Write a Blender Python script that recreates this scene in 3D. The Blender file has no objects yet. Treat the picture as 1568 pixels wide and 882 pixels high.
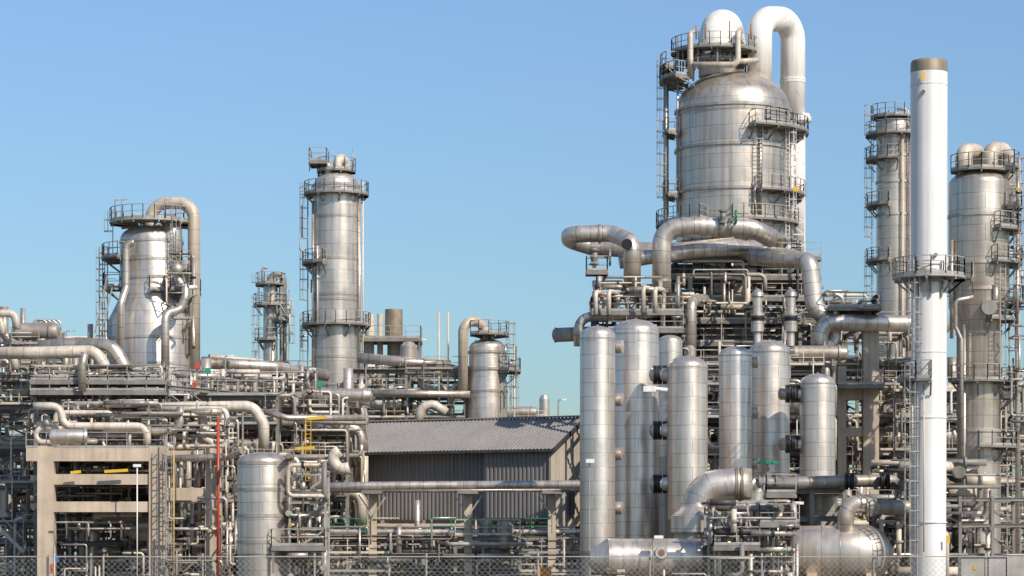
import bpy, math, random
from mathutils import Vector, Matrix
R=random.Random(11)
F=4000.0; HZ=850.0; CZ=2.5          # plant survey: metres from image measurements
def X(px,Y): return (px-784.0)*Y/F
def Z(py,Y): return CZ+(HZ-py)*Y/F
def W(px,py,Y): return Vector((X(px,Y),Y,Z(py,Y)))
rad=math.radians
# ------------------------------------------------------------------ materials
MATS={}
def base(name):
    m=bpy.data.materials.new(name); m.use_nodes=True
    nt=m.node_tree; b=nt.nodes['Principled BSDF']; MATS[name]=m
    return m,nt,b
def ramp(nt,src,lo,hi,p0=.3,p1=.7):
    r=nt.nodes.new('ShaderNodeValToRGB'); nt.links.new(src,r.inputs[0])
    r.color_ramp.elements[0].position=p0; r.color_ramp.elements[1].position=p1
    r.color_ramp.elements[0].color=(*lo,1) if isinstance(lo,tuple) else (lo,lo,lo,1)
    r.color_ramp.elements[1].color=(*hi,1) if isinstance(hi,tuple) else (hi,hi,hi,1)
    return r
def mul(nt,a,b,f=1.0):
    m=nt.nodes.new('ShaderNodeMix'); m.data_type='RGBA'; m.blend_type='MULTIPLY'
    m.inputs[0].default_value=f
    nt.links.new(a,m.inputs[6]); nt.links.new(b,m.inputs[7]); return m.outputs[2]
def clad(name,c1,c2,mort,bw,rh,ms,metal,rough,bump=.2):
    m,nt,b=base(name); L=nt.links
    uv=nt.nodes.new('ShaderNodeUVMap')
    br=nt.nodes.new('ShaderNodeTexBrick'); L.new(uv.outputs[0],br.inputs['Vector'])
    br.inputs['Color1'].default_value=(*c1,1); br.inputs['Color2'].default_value=(*c2,1)
    br.inputs['Mortar'].default_value=(*mort,1); br.inputs['Scale'].default_value=1
    br.inputs['Brick Width'].default_value=bw; br.inputs['Row Height'].default_value=rh
    br.inputs['Mortar Size'].default_value=ms; br.inputs['Mortar Smooth'].default_value=.3
    tc=nt.nodes.new('ShaderNodeTexCoord')
    n1=nt.nodes.new('ShaderNodeTexNoise'); n1.inputs['Scale'].default_value=.45; n1.inputs['Detail'].default_value=5
    L.new(tc.outputs['Object'],n1.inputs['Vector'])
    mp=nt.nodes.new('ShaderNodeMapping'); mp.inputs['Scale'].default_value=(2.6,2.6,.10)
    L.new(tc.outputs['Object'],mp.inputs[0])
    n2=nt.nodes.new('ShaderNodeTexNoise'); n2.inputs['Scale'].default_value=1; n2.inputs['Detail'].default_value=6
    L.new(mp.outputs[0],n2.inputs['Vector'])
    r1=ramp(nt,n1.outputs[0],(.86,.83,.79),(1.04,1.04,1.04)); r2=ramp(nt,n2.outputs[0],(.76,.73,.69),(1.03,1.03,1.03),.32,.56)
    c=mul(nt,mul(nt,br.outputs[0],r1.outputs[0]),r2.outputs[0])
    oi=nt.nodes.new('ShaderNodeObjectInfo'); r5=ramp(nt,oi.outputs['Random'],(.88,.85,.81),(1.04,1.04,1.05),0,1)
    c=mul(nt,c,r5.outputs[0])
    L.new(c,b.inputs['Base Color'])
    b.inputs['Metallic'].default_value=metal
    rr=ramp(nt,n1.outputs[0],rough-.06,rough+.09); L.new(rr.outputs[0],b.inputs['Roughness'])
    mx=nt.nodes.new('ShaderNodeMath'); mx.operation='MULTIPLY_ADD'; mx.inputs[1].default_value=-.03
    L.new(br.outputs['Fac'],mx.inputs[0])
    n3=nt.nodes.new('ShaderNodeTexNoise'); n3.inputs['Scale'].default_value=1.3; n3.inputs['Detail'].default_value=2
    L.new(tc.outputs['Object'],n3.inputs['Vector'])
    m3=nt.nodes.new('ShaderNodeMath'); m3.operation='MULTIPLY'; m3.inputs[1].default_value=.07
    L.new(n3.outputs[0],m3.inputs[0]); L.new(m3.outputs[0],mx.inputs[2])
    bp=nt.nodes.new('ShaderNodeBump'); bp.inputs['Strength'].default_value=bump; bp.inputs['Distance'].default_value=1
    L.new(mx.outputs[0],bp.inputs['Height']); L.new(bp.outputs[0],b.inputs['Normal'])
def paint(name,c,metal=0,rough=.5,var=.25,sc=.8,rust=None):
    m,nt,b=base(name); L=nt.links
    tc=nt.nodes.new('ShaderNodeTexCoord')
    n1=nt.nodes.new('ShaderNodeTexNoise'); n1.inputs['Scale'].default_value=sc; n1.inputs['Detail'].default_value=7
    L.new(tc.outputs['Object'],n1.inputs['Vector'])
    lo=tuple(x*(1-var) for x in c); hi=tuple(min(1,x*(1+var*.5)) for x in c)
    r=ramp(nt,n1.outputs[0],lo,hi)
    mp=nt.nodes.new('ShaderNodeMapping'); mp.inputs['Scale'].default_value=(2.8,2.8,.09)
    L.new(tc.outputs['Object'],mp.inputs[0])
    n4=nt.nodes.new('ShaderNodeTexNoise'); n4.inputs['Scale'].default_value=1; n4.inputs['Detail'].default_value=6
    L.new(mp.outputs[0],n4.inputs['Vector'])
    r4=ramp(nt,n4.outputs[0],(.86,.83,.79),(1,1,1),.34,.56)
    out=mul(nt,r.outputs[0],r4.outputs[0])
    if rust:
        n2=nt.nodes.new('ShaderNodeTexNoise'); n2.inputs['Scale'].default_value=1.1; n2.inputs['Detail'].default_value=9
        L.new(tc.outputs['Object'],n2.inputs['Vector'])
        rf=ramp(nt,n2.outputs[0],0.0,1.0,.62,.70)
        mm=nt.nodes.new('ShaderNodeMix'); mm.data_type='RGBA'
        L.new(rf.outputs[0],mm.inputs[0]); L.new(out,mm.inputs[6]); mm.inputs[7].default_value=(*rust,1)
        out=mm.outputs[2]
    L.new(out,b.inputs['Base Color'])
    b.inputs['Metallic'].default_value=metal; b.inputs['Roughness'].default_value=rough
clad('cladding',(.75,.69,.62),(.65,.60,.54),(.36,.33,.29),3.4,1.15,.024,.70,.37)
clad('cladding_fine',(.79,.73,.66),(.69,.635,.57),(.40,.365,.32),1.9,.9,.02,.70,.35)
clad('cladding_dull',(.52,.48,.43),(.45,.415,.37),(.26,.24,.21),2.6,1.1,.02,.5,.45)
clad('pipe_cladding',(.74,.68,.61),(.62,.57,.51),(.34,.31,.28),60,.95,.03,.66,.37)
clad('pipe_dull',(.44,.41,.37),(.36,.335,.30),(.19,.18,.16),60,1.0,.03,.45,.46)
clad('pipe_beige',(.70,.625,.53),(.62,.555,.47),(.40,.355,.30),60,1.2,.025,.1,.5)
paint('white_paint',(.80,.785,.76),0,.42,.05,.6)
paint('white_weathered',(.84,.81,.76),0,.5,.08,.5,rust=(.62,.53,.43))
paint('cap_metal',(.36,.29,.21),.3,.5,.3,1.5)
paint('galvanised',(.44,.415,.375),.25,.5,.25,1.2)
paint('steel_grey',(.25,.235,.21),.1,.55,.3,.8)
paint('steel_dark',(.065,.063,.06),.1,.55,.3,.8)
paint('steel_brown',(.17,.115,.085),.1,.6,.4,.7)
paint('black',(.02,.02,.022),.1,.5,.3)
paint('concrete',(.56,.455,.345),0,.85,.2,.7)
paint('beige_paint',(.66,.57,.45),0,.5,.15,.8)
paint('rust',(.30,.16,.09),0,.8,.4,2)
paint('red',(.45,.06,.035),0,.4,.15); paint('yellow',(.75,.45,.03),0,.45,.15)
paint('green',(.01,.24,.14),0,.4,.15); paint('blue',(.03,.15,.5),0,.4,.15)
paint('orange',(.8,.28,.02),0,.45,.15)
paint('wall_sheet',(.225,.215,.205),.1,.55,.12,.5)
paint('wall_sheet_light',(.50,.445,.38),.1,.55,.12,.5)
paint('roof_sheet',(.31,.295,.285),.1,.55,.12,.4)
paint('gravel',(.16,.145,.125),0,.95,.4,.5)
# ------------------------------------------------------------------ mesh helpers
class Part:
    def __init__(s,name,mat): s.n=name; s.m=mat; s.V=[]; s.F=[]; s.U=[]; s.S=[]
class Obj:
    def __init__(s,name,org=(0,0,0)): s.name=name; s.org=Vector(org); s.P={}; ALL.append(s)
    def p(s,name,mat):
        k=(name,mat)
        if k not in s.P: s.P[k]=Part(name,mat)
        return s.P[k]
    def build(s):
        e=bpy.data.objects.new(s.name,None); e.location=s.org; e.empty_display_size=.5
        bpy.context.collection.objects.link(e)
        for (n,mt),p in s.P.items():
            if not p.F: continue
            me=bpy.data.meshes.new(n)
            o=s.org
            me.from_pydata([(v[0]-o[0],v[1]-o[1],v[2]-o[2]) for v in p.V],[],p.F)
            me.polygons.foreach_set('use_smooth',p.S)
            ul=me.uv_layers.new(name='UVMap')
            fl=[]
            for u in p.U: fl.extend(u)
            ul.data.foreach_set('uv',fl)
            me.materials.append(MATS[mt]); me.update()
            ob=bpy.data.objects.new(n if n!=s.name else n+'_body',me); ob.parent=e
            bpy.context.collection.objects.link(ob)
ALL=[]
def basis(d,up=Vector((0,0,1))):
    d=d.normalized()
    if abs(d.dot(up))>.98: up=Vector((0,1,0))
    a=d.cross(up).normalized(); b=a.cross(d).normalized()
    return a,b
def lathe(p,prof,O,A=Vector((0,0,1)),seg=48,uo=0):
    """profile (r,h) turned about axis A through O"""
    A=A.normalized()
    if abs(A.z)>.98: e1=Vector((0,1,0)); e2=Vector((1,0,0))
    else: e1,e2=basis(A)
    cs=[(math.cos(2*math.pi*j/seg),math.sin(2*math.pi*j/seg)) for j in range(seg)]
    rm=max(r for r,_ in prof)
    def ring(r,h):
        i=len(p.V); c=O+A*h
        for a,b in cs: p.V.append(c+(e1*a+e2*b)*r)
        return i
    pi=ring(*prof[0]); v=uo; last=None
    for k in range(1,len(prof)):
        (r0,h0),(r1,h1)=prof[k-1],prof[k]
        d=Vector((r1-r0,h1-h0)); ln=d.length
        if ln<1e-6: continue
        if last is not None and last.angle(d)>rad(28): pi=ring(r0,h0)
        ni=ring(r1,h1)
        for j in range(seg):
            j2=(j+1)%seg
            p.F.append((pi+j,pi+j2,ni+j2,ni+j)); p.S.append(True)
            u0=2*math.pi*rm*j/seg; u1=2*math.pi*rm*(j+1)/seg
            p.U.append((u0,v,u1,v,u1,v+ln,u0,v+ln))
        pi=ni; v+=ln; last=d
def cyl(p,a,b,r,seg=12):
    d=b-a; L=d.length
    lathe(p,[(.001,0),(r,0),(r,L),(.001,L)],a,d,seg)
def fillet(pts,br,n=6):
    out=[pts[0]]
    for i in range(1,len(pts)-1):
        p0,p1,p2=pts[i-1],pts[i],pts[i+1]
        d1=p0-p1; d2=p2-p1; l1=d1.length; l2=d2.length; d1=d1/l1; d2=d2/l2
        an=d1.angle(d2)
        if an>3.05 or an<.1: out.append(p1); continue
        t=br/math.tan(an/2); t=min(t,l1*(.98 if i==1 else .5),l2*(.98 if i==len(pts)-2 else .5))
        r=t*math.tan(an/2); c=p1+(d1+d2).normalized()*(r/math.sin(an/2))
        va=p1+d1*t-c; vb=p1+d2*t-c; tot=va.angle(vb); ax=va.cross(vb).normalized()
        for k in range(n+1): out.append(c+Matrix.Rotation(tot*k/n,3,ax)@va)
    out.append(pts[-1]); return out
def clean(pts):
    q=[Vector(pts[0])]
    for a in pts[1:]:
        a=Vector(a)
        if (a-q[-1]).length<1e-3: continue
        if len(q)>1 and (a-q[-1]).normalized().dot((q[-1]-q[-2]).normalized())<-.98: continue
        q.append(a)
    return q
def tube(p,pts,r,seg=10,br=None,n=6,cap=True):
    pts=clean(pts)
    if len(pts)>2: pts=clean(fillet(pts,br if br else r*3,n))
    if len(pts)<2: return
    t0=(pts[1]-pts[0]).normalized(); a,b=basis(t0)
    v=R.random()*5; prev=None; pt=t0
    for i,c in enumerate(pts):
        if i==0: t=t0
        elif i==len(pts)-1: t=(pts[i]-pts[i-1]).normalized()
        else: t=((pts[i]-pts[i-1]).normalized()+(pts[i+1]-pts[i]).normalized()).normalized()
        if i>0:
            rot=pt.rotation_difference(t); a=rot@a; b=rot@b
        pt=t
        k=len(p.V)
        for j in range(seg):
            th=2*math.pi*j/seg; p.V.append(c+(a*math.cos(th)+b*math.sin(th))*r)
        if prev is not None:
            ln=(pts[i]-pts[i-1]).length
            for j in range(seg):
                j2=(j+1)%seg
                p.F.append((prev+j,prev+j2,k+j2,k+j)); p.S.append(True)
                u0=2*math.pi*r*j/seg; u1=2*math.pi*r*(j+1)/seg
                p.U.append((u0,v,u1,v,u1,v+ln,u0,v+ln))
            v+=ln
        elif cap:
            p.F.append(tuple(range(k,k+seg))[::-1]); p.S.append(False); p.U.append((0,)*2*seg)
        prev=k
    if cap: p.F.append(tuple(range(prev,prev+seg))); p.S.append(False); p.U.append((0,)*2*seg)
BF=[(0,1,3,2),(4,6,7,5),(0,4,5,1),(2,3,7,6),(0,2,6,4),(1,5,7,3)]
def obox(p,c,ax,ay,az):
    k=len(p.V)
    for sx in(-1,1):
        for sy in(-1,1):
            for sz in(-1,1): p.V.append(c+ax*sx+ay*sy+az*sz)
    for f in BF:
        p.F.append(tuple(k+i for i in f)); p.S.append(False); p.U.append((0,0,1,0,1,1,0,1))
def box(p,x0,x1,y0,y1,z0,z1):
    obox(p,Vector(((x0+x1)/2,(y0+y1)/2,(z0+z1)/2)),Vector(((x1-x0)/2,0,0)),Vector((0,(y1-y0)/2,0)),Vector((0,0,(z1-z0)/2)))
def beam(p,a,b,w,h=None):
    a=Vector(a); b=Vector(b); d=b-a
    if d.length<1e-4: return
    s,u=basis(d); obox(p,(a+b)/2,d/2,s*(w/2),u*((h or w)/2))
def ibeam(p,a,b,w,h):
    a=Vector(a); b=Vector(b); d=b-a
    if d.length<1e-4: return
    s,u=basis(d); t=max(.03,w*.12); m=(a+b)/2
    obox(p,m,d/2,s*(t/2),u*(h/2-t))
    obox(p,m+u*(h/2-t/2),d/2,s*(w/2),u*(t/2)); obox(p,m-u*(h/2-t/2),d/2,s*(w/2),u*(t/2))
def rail(p,pts,h=1.1,t=.055,sp=1.5,kick=True):
    up=Vector((0,0,1)); pts=[Vector(q) for q in pts]
    for a,b in zip(pts[:-1],pts[1:]):
        L=(b-a).length; n=max(1,round(L/sp))
        for i in range(n+1):
            q=a+(b-a)*(i/n); beam(p,q,q+up*h,t)
        beam(p,a+up*h,b+up*h,t); beam(p,a+up*h*.52,b+up*h*.52,t*.8)
        if kick: beam(p,a+up*.1,b+up*.1,.02,.16)
def pol(cx,cy,r,a,z): return Vector((cx+r*math.cos(a),cy+r*math.sin(a),z))
def ringplat(o,cx,cy,r0,r1,z,a0,a1,mat='galvanised',bk=1.1,deck='steel_grey'):
    a0=rad(a0); a1=rad(a1); d=o.p('platform_deck',deck); rp=o.p('handrail',mat)
    n=max(2,int(abs(a1-a0)*r1/.9)); th=.14
    for i in range(n):
        q0=a0+(a1-a0)*i/n; q1=a0+(a1-a0)*(i+1)/n; k=len(d.V)
        for zz in(z-th,z):
            d.V+= [pol(cx,cy,r0,q0,zz),pol(cx,cy,r1,q0,zz),pol(cx,cy,r1,q1,zz),pol(cx,cy,r0,q1,zz)]
        for f in((0,3,2,1),(4,5,6,7),(1,2,6,5),(0,4,7,3),(0,1,5,4),(2,3,7,6)):
            d.F.append(tuple(k+j for j in f)); d.S.append(False); d.U.append((0,0,1,0,1,1,0,1))
    pts=[pol(cx,cy,r1-.05,a0+(a1-a0)*i/n,z) for i in range(n+1)]
    if abs(a1-a0)<6.2: pts=[pol(cx,cy,r0,a0,z)]+pts+[pol(cx,cy,r0,a1,z)]
    rail(rp,pts,sp=1.3)
    m=max(2,int(abs(a1-a0)*r1/2.0))
    for i in range(m+1):
        q=a0+(a1-a0)*i/m
        beam(d,pol(cx,cy,r0,q,z-bk),pol(cx,cy,r1-.15,q,z-.2),.1)
        beam(d,pol(cx,cy,r0,q,z-.22),pol(cx,cy,r1-.05,q,z-.22),.1,.16)
def rectplat(o,x0,x1,y0,y1,z,mat='galvanised',deck='steel_grey',rails='fblr',legs=0):
    d=o.p('platform_deck',deck); rp=o.p('handrail',mat)
    box(d,x0,x1,y0,y1,z-.12,z)
    for y in(y0,y1): beam(d,(x0,y,z-.22),(x1,y,z-.22),.14,.2)
    for x in(x0,x1): beam(d,(x,y0,z-.23),(x,y1,z-.23),.12,.2)
    c={'f':((x0,y0),(x1,y0)),'b':((x0,y1),(x1,y1)),'l':((x0,y0),(x0,y1)),'r':((x1,y0),(x1,y1))}
    for k in rails: rail(rp,[(*c[k][0],z),(*c[k][1],z)])
    if legs:
        for x in(x0+.1,x1-.1):
            for y in(y0+.1,y1-.1): beam(d,(x,y,z-legs),(x,y,z-.2),.15)
def ladder(o,x,y,z0,z1,ang,cage=True,mat='galvanised',w=.25):
    p=o.p('caged_ladder',mat); a=rad(ang); n=Vector((math.cos(a),math.sin(a),0)); s=Vector((-n.y,n.x,0))
    c=Vector((x,y,0))+n*.25; up=Vector((0,0,1))
    for k in(-1,1): beam(p,c+s*w*k+up*z0,c+s*w*k+up*(z1+1),.06)
    z=z0
    while z<z1:
        beam(p,c-s*w+up*z,c+s*w+up*z,.035); z+=.33
    if cage:
        z=z0+2.2; hp=[(-.35,0),(-.38,.4),(-.2,.68),(.2,.68),(.38,.4),(.35,0)]
        zs=[]
        while z<z1+1:
            q=[c+s*u+n*v+up*z for u,v in hp]
            for i in range(5): beam(p,q[i],q[i+1],.05)
            zs.append(z); z+=.9
        if zs:
            for u,v in hp[1:5]: beam(p,c+s*u+n*v+up*(z0+2.2),c+s*u+n*v+up*(z1+1),.035)
def dome(r,pt,ps,n=9,fl=0):
    """half widths / image heights for an ellipsoidal head, top to shoulder"""
    return [(max(.02,r*math.sin(math.pi/2*i/n)),ps-(ps-pt)*math.cos(math.pi/2*i/n)) for i in range(n+1)]
def T(p,pts,rpx,seg=14,br=None,n=7):
    k=sum(q[2] for q in pts)/len(pts)/F
    tube(p,[W(*q) for q in pts],rpx*k,seg,br*k if br else rpx*k*2.6,n)
def flange(o,c,d,r,mat='black',w=.13):
    p=o.p('flange',mat); d=Vector(d).normalized()
    cyl(p,c-d*w*1.4,c-d*w*.2,r,18); cyl(p,c+d*w*.2,c+d*w*1.4,r,18); cyl(p,c-d*w*.2,c+d*w*.2,r*.82,14)
def valve(o,c,r,col,horiz=Vector((0,-1,0))):
    b=o.p('valve_body','steel_grey'); h=horiz
    lathe(b,[(.01,-r*2),(r*1.3,-r*2),(r*1.3,-r*1.6),(r*.8,-r*1.2),(r*1.1,0),(r*.8,r*1.2),(r*1.3,r*1.6),(r*1.3,r*2),(.01,r*2)],c,Vector((1,0,0)) if abs(h.x)<.5 else Vector((0,0,1)),10)
    beam(b,c,c+h*r*4,r*.5)
    w=o.p('handwheel',col); a,bb=basis(h); k=c+h*r*4; R0=r*2
    pts=[k+(a*math.cos(i*math.pi/5)+bb*math.sin(i*math.pi/5))*R0 for i in range(11)]
    for i in range(10): beam(w,pts[i],pts[i+1],r*.5)
    beam(w,pts[0],pts[5],r*.3); beam(w,pts[2],pts[7],r*.3)
class Col:
    def __init__(s,name,px,Y,prof,mat='cladding',seg=56):
        s.x=X(px,Y); s.y=Y; s.k=Y/F; s.px=px; s.o=Obj(name,(s.x,Y,0))
        lathe(s.o.p('shell',mat),[(r*s.k,Z(py,Y)) for r,py in prof],Vector((s.x,Y,0)),seg=seg)
    def ring(s,py,r,mat='cladding_dull',w=.09,h=.22):
        z=Z(py,s.y); r*=s.k
        lathe(s.o.p('stiffener_ring',mat),[(r,z-h/2),(r+w,z-h/2),(r+w,z+h/2),(r,z+h/2)],Vector((s.x,s.y,0)),seg=48)
    def plat(s,py,r0,r1,a0,a1,**k): ringplat(s.o,s.x,s.y,r0*s.k+.03,r1*s.k,Z(py,s.y),a0,a1,**k)
    def lad(s,py0,py1,r,ang,**k):
        a=rad(ang); ladder(s.o,s.x+(r*s.k+.1)*math.cos(a),s.y+(r*s.k+.1)*math.sin(a),max(0,Z(py0,s.y)),Z(py1,s.y),ang,**k)
    def vp(s,ang,r,py0,py1,rp,mat='pipe_cladding',**k):
        a=rad(ang); c=pol(s.x,s.y,r*s.k,a,0)
        tube(s.o.p('riser_pipe',mat),[(c.x,c.y,max(0,Z(py0,s.y))),(c.x,c.y,Z(py1,s.y))],rp*s.k,12)
GZ=lambda Y: HZ+CZ*F/Y
# ================================================================== MAIN COLUMN
Y=215
C=Col('vacuum_distillation_column',1122,Y,dome(87,111,170)+[(87,372),(54,408),(54,600)])
for py,w in((172,.14),(178,.05),(232,.14),(298,.14),(340,.1)): C.ring(py,87,w=w)
o=C.o; k=C.k
wp=o.p('overhead_vapour_pipe','white_weathered')
T(wp,[(1099,118,Y),(1099,44,Y),(1114,44,Y+5.2),(1114,130,Y+5.2)],29,seg=30,br=48,n=12)
T(wp,[(1163,128,Y),(1163,29,Y),(1214,29,Y+3.2),(1214,190,Y+3.2)],19,seg=28,br=30,n=12)
T(wp,[(1221,180,Y+3.5),(1221,392,Y+3.5)],11,seg=18)
flange(o,W(1214,124,Y+3.2),(0,0,1),20*k,'white_paint'); flange(o,W(1221,183,Y+3.4),(0,0,1),22*k,'white_paint')
T(wp,[(1214,180,Y+3.2),(1238,180,Y+2.5)],7)
# top platforms
ringplat(o,X(1094,Y),Y,30*k,67*k,Z(81,Y),0,360,bk=.6)
ringplat(o,X(1094,Y),Y,30*k,50*k,Z(97,Y),-200,20,bk=.4)
g=o.p('vent_pipe','pipe_beige')
T(g,[(1057,118,Y-2.5),(1057,92,Y-3),(1057,52,Y-3),(1063,48,Y-1)],4.5,br=8)
T(g,[(1062,99,Y-3.2),(1130,99,Y-3.5),(1130,50,Y-3.5),(1134,47,Y-1)],4.5,br=10)
T(g,[(1130,94,Y-3.4),(1160,92,Y-2)],4)
for a in range(0,360,30): beam(o.p('platform_deck','steel_grey'),pol(X(1094,Y),Y,58*k,rad(a),Z(115,Y)),pol(X(1094,Y),Y,58*k,rad(a),Z(82,Y)),.12)
for px,py in((1080,48),(1066,50),(1117,44),(1150,48)): T(o.p('lightning_rod','rust'),[(px,60,Y-3),(px,py-12,Y-3)],1)
C.plat(124,75,113,150,215,bk=.8); C.plat(106,90,112,170,200)
C.lad(345,106,98,187); C.vp(186,104,350,100,3.5); C.vp(197,90,330,60,1.5); C.vp(180,100,330,140,2,'pipe_beige')
for py in(205,300): C.plat(py,88,108,172,200,bk=.4)
C.plat(205,88,116,-78,20); C.plat(197,88,100,-60,40)
C.plat(301,88,112,-72,35); C.plat(345,88,118,150,240)
C.lad(372,205,92,-38,mat='white_paint'); C.lad(300,205,89,-70,cage=False); C.vp(-68,92,345,203,2.2); C.vp(-74,93,345,292,2)
C.vp(-20,93,372,210,2.6,'white_paint'); C.vp(-10,94,372,190,1.6,'pipe_cladding'); 
for i,py in enumerate(range(215,390,18)): 
    q=o.p('stair_frame','white_paint'); 
    beam(q,W(1208,py,Y-1.5),W(1232,py,Y-1.5),.09); beam(q,W(1208,py,Y-1.5),W(1232,py+18,Y-1.5),.07)
for px in(1208,1232): beam(o.p('stair_frame','white_paint'),W(px,205,Y-1.5),W(px,395,Y-1.5),.12)
C.plat(345,88,104,-95,-20); C.plat(392,60,105,-140,20)
box(o.p('name_plate','yellow'),*( [X(1218,209)-.2,X(1218,209)+.2,208.6,208.65,Z(294,209),Z(286,209)]))
# support structure under column
S=Obj('steel_support_structure',(X(1130,Y),Y,0))
def frame(o,xs,ys,zs,mat='steel_grey',w=.3,h=.35,diag=.35,dm=None,rnd=R):
    p=o.p('frame',mat); q=o.p('bracing',dm or mat)
    for x in xs:
        for y in ys: ibeam(p,(x,y,0),(x,y,zs[-1]),w,h)
    zp=0
    for z in zs:
        for y in ys:
            for a,b in zip(xs[:-1],xs[1:]):
                ibeam(p,(a,y,z-.2),(b,y,z-.2),w*.8,h)
                if rnd.random()<diag and z-zp>1.5:
                    if rnd.random()<.5: beam(q,(a,y,zp),(b,y,z-.3),.14)
                    else: beam(q,(b,y,zp),(a,y,z-.3),.14)
        for x in xs:
            for a,b in zip(ys[:-1],ys[1:]):
                ibeam(p,(x,a,z-.2),(x,b,z-.2),w*.8,h)
        zp=z
xs=[X(p,210) for p in(1034,1075,1115,1160,1200,1236)]
zs=[Z(p,210) for p in(840,780,720,660,600,560,528,494,460,428,398)]
frame(S,xs,[209,213,218,223],zs,'steel_dark',.28,.34,.55,'steel_brown')
for i,z in enumerate(zs[4:]):
    rectplat(S,xs[0]-1,xs[-1]+.8,207.4,208.9,z,rails='fl')
for px in(1128,1142): box(S.p('concrete_leg','concrete'),X(px,211)-.35,X(px,211)+.35,210.5,211.3,0,Z(470,211))
def spag(o,x0,x1,y0,y1,z0,z1,n,rmin=.055,rmax=.22,mats=None,vv=.25,rnd=R,wv=None):
    mats=mats or ['pipe_cladding','pipe_dull','pipe_beige','galvanised','pipe_cladding','beige_paint','steel_grey','pipe_beige','steel_dark']
    n=int(n*.85)
    for _ in range(n):
        r=rmin+(rmax-rmin)*rnd.random()**1.8
        c=Vector((rnd.uniform(x0,x1),rnd.uniform(y0,y1),rnd.uniform(z0,z1))); pts=[c.copy()]
        ax=rnd.choice([0,2,2,0,1])
        m=rnd.choice(mats)
        for _s in range(rnd.randint(1,4)):
            l=rnd.uniform(.8,6 if ax==0 else 3.4)*rnd.choice([-1,1]); lo,hi=((x0,x1),(y0,y1),(z0,z1))[ax]
            v=min(hi,max(lo,pts[-1][ax]+l))
            if abs(v-pts[-1][ax])>r*4:
                q=pts[-1].copy(); q[ax]=v; pts.append(q)
            ax=rnd.choice([a for a in(0,1,2) if a!=ax])
        if len(pts)>1:
            tube(o.p('piping',m),pts,r,8 if r<.12 else 12,r*2.6,4)
            if rnd.random()<.5:
                i=rnd.randrange(len(pts)-1); mid=(pts[i]+pts[i+1])/2; d=(pts[i+1]-pts[i]).normalized()
                cyl(o.p('flange_pair',rnd.choice(['steel_grey','black','steel_grey','galvanised'])),mid-d*.07,mid+d*.07,r*1.7,12)
            if rnd.random()<vv and r<.16:
                valve(o,pts[0]+(pts[1]-pts[0])*.6,max(.06,r*.8),rnd.choice(['green','red','steel_grey','steel_dark','yellow','galvanised','steel_grey','green','galvanised']),rnd.choice([Vector((0,-1,0)),Vector((1,0,0)),Vector((0,0,1))]))
spag(S,xs[0]-1,xs[-1],206,216,Z(540,210),Z(400,210),90)
spag(S,xs[0],xs[-1],206,216,0,Z(540,210),60,rmax=.35)
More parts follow.
